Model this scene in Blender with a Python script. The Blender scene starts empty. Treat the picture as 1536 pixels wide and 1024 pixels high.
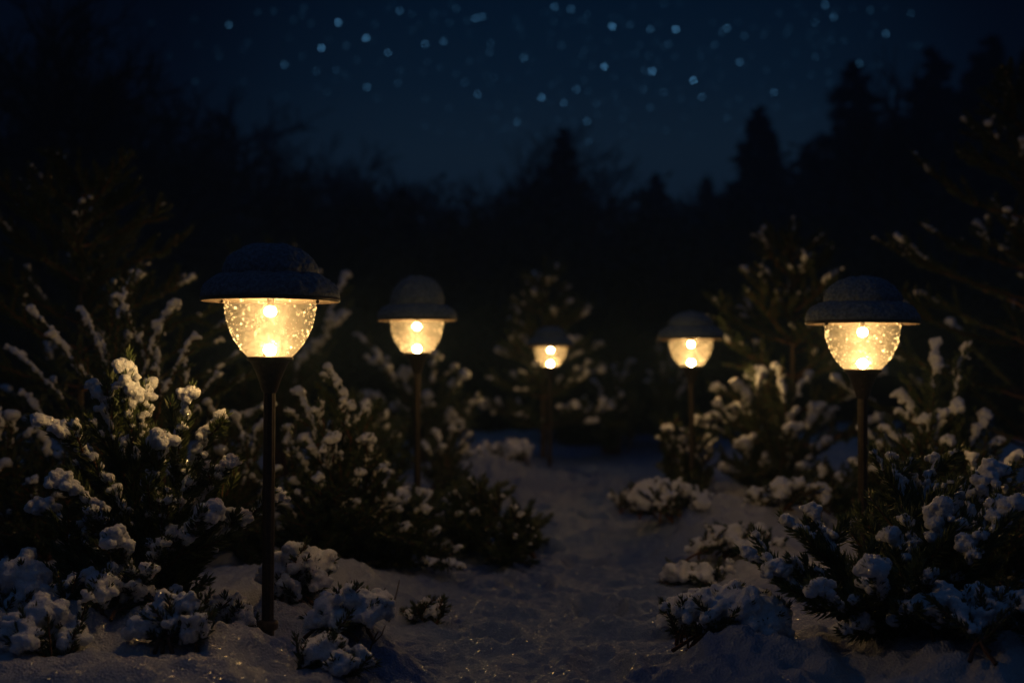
import bpy, bmesh, math, random
import numpy as np

C = bpy.context.scene
COL = C.collection

# ----------------------------------------------------------------- camera
F = 2133.0                      # focal length in photo pixels (1536 wide)
CAMZ = 0.38
HZ = 560.0                      # photo row of the horizon
FOCUS = 2.05
cam_d = bpy.data.cameras.new("camera"); cam = bpy.data.objects.new("camera", cam_d); COL.objects.link(cam)
cam_d.sensor_width = 36.0; cam_d.lens = 50.0
cam.location = (0, 0, CAMZ)
cam.rotation_euler = (math.radians(90) + math.atan((HZ - 512) / F), 0, 0)
cam_d.clip_start = 0.05; cam_d.clip_end = 2000
cam_d.dof.use_dof = True; cam_d.dof.focus_distance = FOCUS; cam_d.dof.aperture_fstop = 3.9
C.camera = cam

# ----------------------------------------------------------------- world, added blue fill, exposure
w = bpy.data.worlds.new("World"); C.world = w; w.use_nodes = True
nt = w.node_tree; nt.nodes.clear()
tc = nt.nodes.new("ShaderNodeTexCoord")
sep = nt.nodes.new("ShaderNodeSeparateXYZ"); nt.links.new(tc.outputs["Generated"], sep.inputs[0])
ramp = nt.nodes.new("ShaderNodeValToRGB")
els = ramp.color_ramp.elements
els[0].position = 0.0; els[0].color = (0.0085, 0.0190, 0.0310, 1)
els[1].position = 1.0; els[1].color = (0.0060, 0.0150, 0.0380, 1)
for p, c in ((0.15, (0.0060, 0.0155, 0.0275, 1)), (0.20, (0.0026, 0.0096, 0.0210, 1)), (0.27, (0.0006, 0.0052, 0.0145, 1)), (0.5, (0.0030, 0.0095, 0.0260, 1))):
    e = els.new(p); e.color = c
nt.links.new(sep.outputs["Z"], ramp.inputs[0])
# the glow of the sky fades to both sides of the gap in the trees
dotn = nt.nodes.new("ShaderNodeVectorMath"); dotn.operation = 'DOT_PRODUCT'
nt.links.new(tc.outputs["Generated"], dotn.inputs[0]); dotn.inputs[1].default_value = (0.047, 0.985, 0.165)
mr = nt.nodes.new("ShaderNodeMapRange"); mr.interpolation_type = 'SMOOTHSTEP'
mr.inputs[1].default_value = 0.955; mr.inputs[2].default_value = 0.998
mr.inputs[3].default_value = 0.14; mr.inputs[4].default_value = 1.0
nt.links.new(dotn.outputs["Value"], mr.inputs[0])
mul = nt.nodes.new("ShaderNodeMix"); mul.data_type = 'RGBA'; mul.blend_type = 'MULTIPLY'; mul.inputs[0].default_value = 1
mz = nt.nodes.new("ShaderNodeMapRange"); mz.interpolation_type = 'SMOOTHSTEP'; mz.inputs[1].default_value = 0.30; mz.inputs[2].default_value = 0.6; nt.links.new(sep.outputs["Z"], mz.inputs[0])
mxm = nt.nodes.new("ShaderNodeMath"); mxm.operation = 'MAXIMUM'; nt.links.new(mz.outputs[0], mxm.inputs[0]); nt.links.new(mr.outputs[0], mxm.inputs[1])
nt.links.new(ramp.outputs[0], mul.inputs[6]); nt.links.new(mxm.outputs[0], mul.inputs[7])
bg = nt.nodes.new("ShaderNodeBackground"); bg.inputs[1].default_value = 1.35
nt.links.new(mul.outputs[2], bg.inputs[0])
wo = nt.nodes.new("ShaderNodeOutputWorld"); nt.links.new(bg.outputs[0], wo.inputs[0])

sun_d = bpy.data.lights.new("blue_fill_sun", 'SUN'); sun_d.energy = 0.011; sun_d.angle = math.radians(12); sun_d.color = (0.35, 0.6, 1.0)  # weak blue fill added to shape the snow; no moon is seen
sun = bpy.data.objects.new("blue_fill_sun", sun_d); COL.objects.link(sun); sun.rotation_euler = (math.radians(38), math.radians(-14), 0)

C.view_settings.view_transform = 'Standard'; C.view_settings.look = 'None'
C.view_settings.exposure = 0; C.view_settings.gamma = 1; C.view_settings.use_curve_mapping = False
C.render.engine = 'CYCLES'
C.cycles.use_denoising = True
C.cycles.max_bounces = 8; C.cycles.diffuse_bounces = 3; C.cycles.transparent_max_bounces = 16
C.cycles.sample_clamp_indirect = 3.0
C.cycles.use_light_tree = True

LAMP_RGB = (1.0, 0.605, 0.225)
LAMP_L = 780.0

def P(px, py, Y):
    """a photo pixel at distance Y from the camera -> world point"""
    return np.array([(px - 768.0) / F * Y, Y, CAMZ + (HZ - py) / F * Y])

# ----------------------------------------------------------------- noise
def _h(ix, iy, iz, s):
    n = (ix.astype(np.int64) * 374761393 + iy.astype(np.int64) * 668265263 + iz.astype(np.int64) * 2147483647 + s * 974634777) & 0x7fffffff
    n = ((n ^ (n >> 13)) * 1274126177) & 0x7fffffff
    n = ((n ^ (n >> 16)) * 668265263) & 0x7fffffff
    return (n ^ (n >> 15)).astype(float) / 0x7fffffff * 2 - 1
def vnoise(x, y, z, s=0):
    x = np.asarray(x, float); y = np.asarray(y, float); z = np.asarray(z, float) + 0 * x
    ix, iy, iz = np.floor(x), np.floor(y), np.floor(z)
    fx, fy, fz = x - ix, y - iy, z - iz
    fx, fy, fz = [f * f * (3 - 2 * f) for f in (fx, fy, fz)]
    r = 0
    for a in (0, 1):
        for b in (0, 1):
            for c in (0, 1):
                r = r + _h(ix + a, iy + b, iz + c, s) * (fx if a else 1 - fx) * (fy if b else 1 - fy) * (fz if c else 1 - fz)
    return r
def fbm2(x, y, sc, s=0, o=3):
    r = 0; a = 1.0; q = 1.0 / sc
    for k in range(o):
        r = r + a * vnoise(x * q + 17.3 * k, y * q - 9.1 * k, 0.5 + 0 * x, s + k); a *= 0.5; q *= 2.03
    return r

# ----------------------------------------------------------------- mesh builder
class MB:
    def __init__(s): s.v = []; s.f = []; s.n = 0
    def add(s, v, f):
        v = np.asarray(v, float).reshape(-1, 3); s.v.append(v)
        f = np.asarray(f, np.int64)
        s.f.append(f + s.n); s.n += len(v)
    def tube(s, pts, rad, n=6, cap=True):
        pts = np.asarray(pts, float); m = len(pts); rad = np.broadcast_to(np.asarray(rad, float), (m,))
        t = np.gradient(pts, axis=0); t /= np.linalg.norm(t, axis=1)[:, None] + 1e-12
        up = np.array([0.13, 0.21, 0.97]); a = np.cross(t, up); a /= np.linalg.norm(a, axis=1)[:, None] + 1e-9
        b = np.cross(t, a)
        th = np.arange(n) * 2 * math.pi / n
        v = pts[:, None, :] + rad[:, None, None] * (np.cos(th)[None, :, None] * a[:, None, :] + np.sin(th)[None, :, None] * b[:, None, :])
        i, j = np.meshgrid(np.arange(m - 1), np.arange(n), indexing='ij'); j2 = (j + 1) % n
        f = np.stack([i * n + j, i * n + j2, (i + 1) * n + j2, (i + 1) * n + j], -1).reshape(-1, 4)
        s.add(v, f)
        if cap:
            k = s.n
            s.add([pts[-1] + t[-1] * rad[-1]], np.zeros((0, 3)))
            jj = np.arange(n); base = k - n
            s.f.append(np.stack([base + jj, base + (jj + 1) % n, np.full(n, k)], -1))
    def lathe(s, prof, n=64, mod=None):
        prof = np.asarray(prof, float); m = len(prof); th = np.arange(n) * 2 * math.pi / n
        r = prof[:, 0][:, None] * (np.ones(n)[None, :] if mod is None else mod(th)[None, :])
        v = np.stack([r * np.cos(th), r * np.sin(th), np.repeat(prof[:, 1][:, None], n, 1)], -1)
        i, j = np.meshgrid(np.arange(m - 1), np.arange(n), indexing='ij'); j2 = (j + 1) % n
        f = np.stack([i * n + j, i * n + j2, (i + 1) * n + j2, (i + 1) * n + j], -1).reshape(-1, 4)
        s.add(v.reshape(-1, 3), f)
    def build(s, name, mat, parent=None, origin=(0, 0, 0), smooth=True):
        me = bpy.data.meshes.new(name)
        v = np.concatenate(s.v) - np.asarray(origin) if s.v else np.zeros((0, 3))
        fs = [f for f in s.f if len(f)]
        tot = np.concatenate([np.full(len(f), f.shape[1]) for f in fs]); idx = np.concatenate([f.reshape(-1) for f in fs])
        me.vertices.add(len(v)); me.vertices.foreach_set("co", v.reshape(-1))
        me.loops.add(len(idx)); me.loops.foreach_set("vertex_index", idx)
        me.polygons.add(len(tot)); me.polygons.foreach_set("loop_start", np.concatenate([[0], np.cumsum(tot)[:-1]]))
        me.polygons.foreach_set("loop_total", tot)
        me.update(calc_edges=True); me.validate()
        me.polygons.foreach_set("use_smooth", np.full(len(me.polygons), smooth))
        if mat: me.materials.append(mat)
        o = bpy.data.objects.new(name, me); COL.objects.link(o)
        if parent: o.parent = parent
        else: o.location = origin
        return o

def thing(name, label, cat, loc, group=None):
    o = bpy.data.objects.new(name, None); COL.objects.link(o); o.location = tuple(loc); o.empty_display_size = 0.05
    return tag(o, label, cat, group)
def tag(o, label, cat, group=None):
    o['label'] = label; o['category'] = cat
    if group: o['group'] = group
    return o
def copy_thing(root, loc, rz, scale, label=None, group=None):
    r = root.copy(); COL.objects.link(r); r.location = tuple(loc); r.rotation_euler = (0, 0, rz); r.scale = scale
    if label: r['label'] = label
    if group: r['group'] = group
    for ch in list(root.children):
        c = ch.copy(); COL.objects.link(c); c.parent = r
        for g in list(ch.children):
            d = g.copy(); COL.objects.link(d); d.parent = c
    return r

_ico = {}
def ico(sub):
    if sub not in _ico:
        bm = bmesh.new(); bmesh.ops.create_icosphere(bm, subdivisions=sub, radius=1); bm.verts.ensure_lookup_table()
        _ico[sub] = (np.array([v.co[:] for v in bm.verts]), np.array([[v.index for v in f.verts] for f in bm.faces])); bm.free()
    return _ico[sub]

# ----------------------------------------------------------------- materials
def mat(name):
    m = bpy.data.materials.new(name); m.use_nodes = True; t = m.node_tree; t.nodes.clear()
    o = t.nodes.new("ShaderNodeOutputMaterial"); return m, t, o
def N(t, kind, **kw):
    n = t.nodes.new(kind)
    for k, v in kw.items(): setattr(n, k, v)
    return n
def snow_mat(name, s1, s2, b1, sss, dim=1.0):
    m, t, o = mat(name)
    p = N(t, "ShaderNodeBsdfPrincipled"); co = N(t, "ShaderNodeTexCoord")
    p.inputs["Roughness"].default_value = 0.6
    p.inputs["Specular IOR Level"].default_value = 0.3
    p.inputs["Subsurface Weight"].default_value = sss
    p.inputs["Subsurface Radius"].default_value = (0.9, 1.0, 1.1); p.inputs["Subsurface Scale"].default_value = 0.006
    nz = N(t, "ShaderNodeTexNoise"); nz.inputs["Scale"].default_value = s1; nz.inputs["Detail"].default_value = 5; nz.inputs["Roughness"].default_value = 0.7
    vo = N(t, "ShaderNodeTexVoronoi"); vo.inputs["Scale"].default_value = s2
    for q in (nz, vo): t.links.new(co.outputs["Object"], q.inputs["Vector"])
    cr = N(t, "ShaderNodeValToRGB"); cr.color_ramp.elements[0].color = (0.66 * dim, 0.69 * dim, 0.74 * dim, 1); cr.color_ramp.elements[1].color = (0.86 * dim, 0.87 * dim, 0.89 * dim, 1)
    t.links.new(nz.outputs["Fac"], cr.inputs[0]); t.links.new(cr.outputs[0], p.inputs["Base Color"])
    ad = N(t, "ShaderNodeMath", operation='MULTIPLY_ADD'); ad.inputs[1].default_value = 0.5
    t.links.new(vo.outputs["Distance"], ad.inputs[0]); t.links.new(nz.outputs["Fac"], ad.inputs[2])
    b = N(t, "ShaderNodeBump"); b.inputs["Strength"].default_value = 0.75; b.inputs["Distance"].default_value = b1
    t.links.new(ad.outputs[0], b.inputs["Height"]); t.links.new(b.outputs[0], p.inputs["Normal"])
    # ice crystals: tiny facets with normals of their own that catch the lamps
    v2 = N(t, "ShaderNodeTexVoronoi"); v2.inputs["Scale"].default_value = 650; t.links.new(co.outputs["Object"], v2.inputs["Vector"])
    sub = N(t, "ShaderNodeVectorMath", operation='SUBTRACT'); sub.inputs[1].default_value = (0.5, 0.5, 0.5); t.links.new(v2.outputs["Color"], sub.inputs[0])
    sc = N(t, "ShaderNodeVectorMath", operation='SCALE'); sc.inputs["Scale"].default_value = 2.2; t.links.new(sub.outputs[0], sc.inputs[0])
    g = N(t, "ShaderNodeNewGeometry"); adv = N(t, "ShaderNodeVectorMath", operation='ADD'); t.links.new(g.outputs["Normal"], adv.inputs[0]); t.links.new(sc.outputs[0], adv.inputs[1])
    nm = N(t, "ShaderNodeVectorMath", operation='NORMALIZE'); t.links.new(adv.outputs[0], nm.inputs[0])
    gl = N(t, "ShaderNodeBsdfGlossy"); gl.inputs["Roughness"].default_value = 0.16; t.links.new(nm.outputs[0], gl.inputs["Normal"])
    sx = N(t, "ShaderNodeSeparateColor"); t.links.new(v2.outputs["Color"], sx.inputs[0])
    gt = N(t, "ShaderNodeMath", operation='GREATER_THAN'); gt.inputs[1].default_value = 0.72; t.links.new(sx.outputs[2], gt.inputs[0])
    mm = N(t, "ShaderNodeMath", operation='MULTIPLY'); mm.inputs[1].default_value = 0.11; t.links.new(gt.outputs[0], mm.inputs[0])
    mx = N(t, "ShaderNodeMixShader"); t.links.new(mm.outputs[0], mx.inputs[0]); t.links.new(p.outputs[0], mx.inputs[1]); t.links.new(gl.outputs[0], mx.inputs[2])
    t.links.new(mx.outputs[0], o.inputs[0]); return m
M_SNOW = snow_mat("fresh_snow", 240, 430, 0.0030, 0.3)
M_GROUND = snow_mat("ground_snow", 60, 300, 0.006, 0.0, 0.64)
M_FAR = snow_mat("distant_snow", 60, 120, 0.008, 0.0)

def leaf_mat(name, c1, c2, rough=0.45):
    m, t, o = mat(name); p = N(t, "ShaderNodeBsdfPrincipled"); g = N(t, "ShaderNodeNewGeometry")
    cr = N(t, "ShaderNodeValToRGB"); cr.color_ramp.elements[0].color = (*c1, 1); cr.color_ramp.elements[1].color = (*c2, 1)
    t.links.new(g.outputs["Random Per Island"], cr.inputs[0]); t.links.new(cr.outputs[0], p.inputs["Base Color"])
    p.inputs["Roughness"].default_value = rough
    tr = N(t, "ShaderNodeBsdfTranslucent"); t.links.new(cr.outputs[0], tr.inputs[0])
    mx = N(t, "ShaderNodeMixShader"); mx.inputs[0].default_value = 0.18; t.links.new(p.outputs[0], mx.inputs[1]); t.links.new(tr.outputs[0], mx.inputs[2])
    t.links.new(mx.outputs[0], o.inputs[0]); return m
M_NEEDLE = leaf_mat("fir_needles", (0.06, 0.095, 0.03), (0.14, 0.17, 0.065))
M_NEEDLE2 = leaf_mat("spruce_needles", (0.035, 0.06, 0.022), (0.08, 0.105, 0.04))
M_FOREST = leaf_mat("forest_foliage", (0.010, 0.018, 0.010), (0.022, 0.032, 0.016), 0.8)

def wood_mat(name, c1, c2, sc):
    m, t, o = mat(name); p = N(t, "ShaderNodeBsdfPrincipled"); co = N(t, "ShaderNodeTexCoord")
    nz = N(t, "ShaderNodeTexNoise"); nz.inputs["Scale"].default_value = sc; nz.inputs["Detail"].default_value = 6; t.links.new(co.outputs["Object"], nz.inputs["Vector"])
    cr = N(t, "ShaderNodeValToRGB"); cr.color_ramp.elements[0].color = (*c1, 1); cr.color_ramp.elements[1].color = (*c2, 1)
    cr.color_ramp.elements[0].position = 0.35; cr.color_ramp.elements[1].position = 0.65
    t.links.new(nz.outputs["Fac"], cr.inputs[0]); t.links.new(cr.outputs[0], p.inputs["Base Color"])
    b = N(t, "ShaderNodeBump"); b.inputs["Distance"].default_value = 0.3 / sc; t.links.new(nz.outputs["Fac"], b.inputs["Height"]); t.links.new(b.outputs[0], p.inputs["Normal"])
    p.inputs["Roughness"].default_value = 0.75; t.links.new(p.outputs[0], o.inputs[0]); return m
M_STEM = wood_mat("red_brown_stem", (0.07, 0.028, 0.014), (0.17, 0.075, 0.035), 120)
M_TWIG = wood_mat("dead_twig", (0.03, 0.02, 0.014), (0.08, 0.05, 0.03), 150)
M_BARK = wood_mat("forest_bark", (0.012, 0.010, 0.008), (0.03, 0.025, 0.02), 12)

def metal_mat(name, c, rough, metallic, dust):
    m, t, o = mat(name); p = N(t, "ShaderNodeBsdfPrincipled"); co = N(t, "ShaderNodeTexCoord")
    nz = N(t, "ShaderNodeTexNoise"); nz.inputs["Scale"].default_value = 180; nz.inputs["Detail"].default_value = 6; t.links.new(co.outputs["Object"], nz.inputs["Vector"])
    cr = N(t, "ShaderNodeValToRGB"); cr.color_ramp.elements[0].color = (*c, 1); cr.color_ramp.elements[1].color = (*dust, 1)
    cr.color_ramp.elements[0].position = 0.5; cr.color_ramp.elements[1].position = 0.85
    t.links.new(nz.outputs["Fac"], cr.inputs[0]); t.links.new(cr.outputs[0], p.inputs["Base Color"])
    r2 = N(t, "ShaderNodeMapRange"); r2.inputs[3].default_value = rough - 0.12; r2.inputs[4].default_value = rough + 0.2; t.links.new(nz.outputs["Fac"], r2.inputs[0]); t.links.new(r2.outputs[0], p.inputs["Roughness"])
    p.inputs["Metallic"].default_value = metallic
    b = N(t, "ShaderNodeBump"); b.inputs["Strength"].default_value = 0.3; b.inputs["Distance"].default_value = 0.0006; t.links.new(nz.outputs["Fac"], b.inputs["Height"]); t.links.new(b.outputs[0], p.inputs["Normal"])
    t.links.new(p.outputs[0], o.inputs[0]); return m
M_METAL = metal_mat("dark_bronze", (0.062, 0.045, 0.032), 0.36, 0.4, (0.13, 0.10, 0.07))
M_UNDER = metal_mat("shade_underside", (0.13, 0.105, 0.075), 0.5, 0.2, (0.18, 0.145, 0.10))

def frost_mat():
    m, t, o = mat("frosted_snow_cap"); p = N(t, "ShaderNodeBsdfPrincipled"); co = N(t, "ShaderNodeTexCoord")
    n1 = N(t, "ShaderNodeTexNoise"); n1.inputs["Scale"].default_value = 170; n1.inputs["Detail"].default_value = 8; n1.inputs["Roughness"].default_value = 0.72
    n2 = N(t, "ShaderNodeTexNoise"); n2.inputs["Scale"].default_value = 420; n2.inputs["Detail"].default_value = 4
    for q in (n1, n2): t.links.new(co.outputs["Object"], q.inputs["Vector"])
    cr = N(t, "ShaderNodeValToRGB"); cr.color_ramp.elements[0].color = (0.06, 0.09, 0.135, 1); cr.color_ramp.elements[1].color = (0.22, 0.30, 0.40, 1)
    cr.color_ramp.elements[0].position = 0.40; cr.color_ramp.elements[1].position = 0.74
    t.links.new(n1.outputs["Fac"], cr.inputs[0]); t.links.new(cr.outputs[0], p.inputs["Base Color"]); p.inputs["Roughness"].default_value = 0.65
    b = N(t, "ShaderNodeBump"); b.inputs["Strength"].default_value = 0.45; b.inputs["Distance"].default_value = 0.0014; t.links.new(n2.outputs["Fac"], b.inputs["Height"]); t.links.new(b.outputs[0], p.inputs["Normal"])
    t.links.new(p.outputs[0], o.inputs[0]); return m
M_FROST = frost_mat()

def glass_mat():
    m, t, o = mat("beaded_glass"); co = N(t, "ShaderNodeTexCoord")
    def dots(scale, r0, r1, gate):
        v = N(t, "ShaderNodeTexVoronoi"); v.inputs["Scale"].default_value = scale; t.links.new(co.outputs["Object"], v.inputs["Vector"])
        s = N(t, "ShaderNodeSeparateColor"); t.links.new(v.outputs["Color"], s.inputs[0])
        rr = N(t, "ShaderNodeMapRange"); rr.inputs[1].default_value = gate; rr.inputs[2].default_value = 1; rr.inputs[3].default_value = r0; rr.inputs[4].default_value = r1; rr.clamp = False
        t.links.new(s.outputs[0], rr.inputs[0])
        sb = N(t, "ShaderNodeMath", operation='SUBTRACT'); t.links.new(rr.outputs[0], sb.inputs[0]); t.links.new(v.outputs["Distance"], sb.inputs[1])
        mm = N(t, "ShaderNodeMapRange"); mm.interpolation_type = 'SMOOTHSTEP'; mm.inputs[1].default_value = 0; mm.inputs[2].default_value = 0.06; t.links.new(sb.outputs[0], mm.inputs[0])
        return mm.outputs[0]
    d1 = dots(135, 0.0, 0.40, 0.45); d2 = dots(290, 0.0, 0.42, 0.4)
    mxd = N(t, "ShaderNodeMath", operation='MAXIMUM'); t.links.new(d1, mxd.inputs[0]); t.links.new(d2, mxd.inputs[1])
    lw = N(t, "ShaderNodeLayerWeight"); lw.inputs[0].default_value = 0.35
    pw = N(t, "ShaderNodeMath", operation='POWER'); pw.inputs[1].default_value = 3.0; t.links.new(lw.outputs["Facing"], pw.inputs[0])
    nz = N(t, "ShaderNodeTexNoise"); nz.inputs["Scale"].default_value = 45; nz.inputs["Detail"].default_value = 5; t.links.new(co.outputs["Object"], nz.inputs["Vector"])
    a0 = N(t, "ShaderNodeMapRange"); a0.inputs[1].default_value = 0.3; a0.inputs[2].default_value = 0.7; a0.inputs[3].default_value = 0.0030; a0.inputs[4].default_value = 0.0045; t.links.new(nz.outputs["Fac"], a0.inputs[0])
    a1 = N(t, "ShaderNodeMath", operation='MULTIPLY_ADD'); a1.inputs[1].default_value = 0.045; t.links.new(pw.outputs[0], a1.inputs[0]); t.links.new(a0.outputs[0], a1.inputs[2])
    a2 = N(t, "ShaderNodeMath", operation='MULTIPLY_ADD'); a2.inputs[1].default_value = 0.05; t.links.new(mxd.outputs[0], a2.inputs[0]); t.links.new(a1.outputs[0], a2.inputs[2])
    tr = N(t, "ShaderNodeBsdfTranslucent"); tr.inputs[0].default_value = (0.95, 0.9, 0.8, 1)
    df = N(t, "ShaderNodeBsdfDiffuse"); df.inputs[0].default_value = (0.9, 0.86, 0.78, 1)
    fr = N(t, "ShaderNodeMixShader"); fr.inputs[0].default_value = 0.35; t.links.new(tr.outputs[0], fr.inputs[1]); t.links.new(df.outputs[0], fr.inputs[2])
    cl = N(t, "ShaderNodeBsdfTransparent"); cl.inputs[0].default_value = (1, 0.985, 0.95, 1)
    m1 = N(t, "ShaderNodeMixShader"); t.links.new(a2.outputs[0], m1.inputs[0]); t.links.new(cl.outputs[0], m1.inputs[1]); t.links.new(fr.outputs[0], m1.inputs[2])
    gl = N(t, "ShaderNodeBsdfGlossy"); gl.inputs["Roughness"].default_value = 0.12
    m2 = N(t, "ShaderNodeMixShader"); m2.inputs[0].default_value = 0.03; t.links.new(m1.outputs[0], m2.inputs[1]); t.links.new(gl.outputs[0], m2.inputs[2])
    t.links.new(m2.outputs[0], o.inputs[0]); return m
M_GLASS = glass_mat()
m_, t_, o_ = mat("melt_droplets"); tr_ = N(t_, "ShaderNodeBsdfTranslucent"); tr_.inputs[0].default_value = (0.95, 0.92, 0.86, 1); cl_ = N(t_, "ShaderNodeBsdfTransparent"); mx_ = N(t_, "ShaderNodeMixShader"); mx_.inputs[0].default_value = 0.55
t_.links.new(cl_.outputs[0], mx_.inputs[1]); t_.links.new(tr_.outputs[0], mx_.inputs[2]); t_.links.new(mx_.outputs[0], o_.inputs[0]); M_DROP = m_
def emit_mat(name, rgb, s, sampling='AUTO'):
    m, t, o = mat(name); e = N(t, "ShaderNodeEmission"); e.inputs[0].default_value = (*rgb, 1); e.inputs[1].default_value = s
    t.links.new(e.outputs[0], o.inputs[0]); m.cycles.emission_sampling = sampling; return m
M_BULB = emit_mat("lit_bulb", LAMP_RGB, LAMP_L * 0.47)
M_LOWER = emit_mat("lower_reflection_glow", LAMP_RGB, LAMP_L)  # emission stands in for the bulb's reflection
m_, t_, o_ = mat("globe_halo"); vs_ = N(t_, "ShaderNodeVolumeScatter"); vs_.inputs["Color"].default_value = (1, 0.96, 0.88, 1); vs_.inputs["Density"].default_value = 0.95; t_.links.new(vs_.outputs[0], o_.inputs["Volume"]); M_HALO = m_  # scattering volume added to give the bulbs a soft halo

# ----------------------------------------------------------------- the ground
#        photo x, distance, shade rim row -> lamp height offset
LAMPS = [(403.0, 2.05, 452), (626.5, 3.55, 481), (824.5, 5.9, 520), (1037.5, 4.3, 509), (1292.5, 2.52, 486)]
RIM = 0.484
LP = []
for px, Y, ry in LAMPS:
    q = P(px, ry, Y); LP.append((q[0], q[1], q[2] - RIM))
MOUNDS = [(P(600, 0, 1.9)[0], 1.9, 0.05, 0.03), (P(455, 0, 2.3)[0], 2.3, 0.06, 0.05), (P(520, 0, 1.98)[0], 1.98, 0.075, 0.07), (P(430, 0, 2.16)[0], 2.16, 0.09, 0.035), (P(300, 0, 1.86)[0], 1.86, 0.13, 0.055),
          (P(120, 0, 1.95)[0], 1.95, 0.10, 0.05), (P(1090, 0, 1.92)[0], 1.92, 0.10, 0.05), (P(1010, 0, 3.5)[0], 3.5, 0.16, 0.06),
          (P(1100, 0, 3.3)[0], 3.3, 0.16, 0.05), (P(740, 0, 5.6)[0], 5.6, 0.25, 0.07), (P(600, 0, 3.35)[0], 3.4, 0.2, 0.06),
          (P(1450, 0, 1.9)[0], 1.9, 0.2, 0.05), (P(480, 0, 2.55)[0], 2.55, 0.15, 0.03), (P(960, 0, 4.9)[0], 4.9, 0.18, 0.05)]
def gh(x, y):
    x = np.asarray(x, float); y = np.asarray(y, float)
    pc = np.interp(y, [1.2, 1.8, 2.8, 4.5, 6.2, 10, 14], [0.0, 0.03, 0.09, 0.17, 0.42, 1.0, 1.3])
    hw = np.interp(y, [1.5, 2.5, 4, 6, 10], [0.27, 0.27, 0.34, 0.42, 0.6])
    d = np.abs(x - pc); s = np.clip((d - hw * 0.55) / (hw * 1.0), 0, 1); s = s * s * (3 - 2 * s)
    near = np.clip(1.5 - np.hypot(x, y - 2.5) / 12.0, 0, 1)
    h = -0.035 + 0.035 * s + (0.010 + 0.022 * s) * fbm2(x, y, 0.42, 3) + near * (0.011 + 0.016 * s) * fbm2(x, y * 1.3, 0.11, 11, 3) + near * 0.0075 * fbm2(x, y, 0.034, 23, 3) + near * 0.0036 * fbm2(x, y, 0.012, 27, 2)
    h = h - 0.022 * (1 - s) * np.clip(fbm2(x, y * 0.7, 0.16, 31, 2) - 0.25, 0, 1)
    for k in range(17):
        fy = 1.72 + k * 0.27; fx = np.interp(fy, [1.2, 1.8, 2.8, 4.5, 6.2], [0.0, 0.03, 0.09, 0.17, 0.42]) + (0.07 if k % 2 else -0.06) + 0.02 * math.sin(k * 2.3)
        e = ((x - fx) / 0.042) ** 2 + ((y - fy) / 0.105) ** 2; h = h - 0.022 * np.exp(-e ** 2) + 0.009 * np.exp(-(e - 1.6) ** 2 / 0.5)
    for mx_, my_, r, a in MOUNDS:
        h = h + a * np.exp(-((x - mx_) ** 2 + (y - my_) ** 2) / (r * r)) * (1 + 0.45 * fbm2(x, y, 0.045, 41, 3))
    for lx, ly, lz in LP:
        k = np.exp(-((x - lx) ** 2 + (y - ly) ** 2) / (0.09 ** 2)); h = h * (1 - k) + k * (lz - 0.004 + 0.3 * h)
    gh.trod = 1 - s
    return h
def axis(dense0, dense1, step, lo, hi, g):
    a = list(np.arange(dense0, dense1, step)); st = step
    while a[-1] < hi: st *= g; a.append(a[-1] + st)
    st = step
    b = []; c = dense0
    while c > lo: st *= g; c -= st; b.append(c)
    return np.array(b[::-1] + a)
xs = axis(-1.15, 1.15, 0.0048, -120, 120, 1.07); ys = np.concatenate([axis(1.55, 3.0, 0.0048, -100, 2.9, 1.09), axis(3.02, 3.06, 0.007, 3.01, 120, 1.011)])
ys = np.unique(np.round(ys, 5))
GX, GY = np.meshgrid(xs, ys)
GZ = gh(GX, GY)
g = MB(); ny, nx = GX.shape
ii, jj = np.meshgrid(np.arange(ny - 1), np.arange(nx - 1), indexing='ij')
g.add(np.stack([GX, GY, GZ], -1).reshape(-1, 3), np.stack([ii * nx + jj, ii * nx + jj + 1, (ii + 1) * nx + jj + 1, (ii + 1) * nx + jj], -1).reshape(-1, 4))
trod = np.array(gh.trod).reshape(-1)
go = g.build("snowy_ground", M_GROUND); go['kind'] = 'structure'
at = go.data.attributes.new('trodden_dim', 'FLOAT', 'POINT'); at.data.foreach_set('value', trod.astype(np.float32))
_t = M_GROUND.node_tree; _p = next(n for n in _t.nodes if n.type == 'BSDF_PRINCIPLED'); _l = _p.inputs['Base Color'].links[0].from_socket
_a = N(_t, 'ShaderNodeAttribute'); _a.attribute_name = 'trodden_dim'; _m = N(_t, 'ShaderNodeMix'); _m.data_type = 'RGBA'; _m.inputs[7].default_value = (0.125, 0.19, 0.34, 1)  # trodden snow, coloured darker and bluer still to imitate dimmer light on the path
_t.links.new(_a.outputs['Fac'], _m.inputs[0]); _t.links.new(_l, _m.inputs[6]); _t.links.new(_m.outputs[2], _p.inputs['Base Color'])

# ----------------------------------------------------------------- path lamps
def ell(z0, cz, n):  # helper profile of a small flattened bulb
    return [(max(1e-5, z0 * math.sin(a)), cz - z0 * 0.9 * math.cos(a)) for a in np.linspace(0.001, math.pi - 0.001, n)]
def shade_profile(k, dz):
    return [(r * k + 0, RIM + z * 1.0 + dz) for r, z in ((0.0985, 0.0055), (0.0995, 0.010), (0.0970, 0.0175), (0.0915, 0.0255), (0.0840, 0.0325), (0.0765, 0.0370), (0.0700, 0.0385), (0.0668, 0.0392), (0.0678, 0.044), (0.0662, 0.051), (0.061, 0.060), (0.0525, 0.069), (0.040, 0.0765), (0.024, 0.0815), (0.00001, 0.0835))]
def resample(prof, m):
    p = np.array(prof); d = np.concatenate([[0], np.cumsum(np.linalg.norm(np.diff(p, axis=0), axis=1))]); q = np.linspace(0, d[-1], m)
    return np.stack([np.interp(q, d, p[:, 0]), np.interp(q, d, p[:, 1])], -1)
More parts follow.
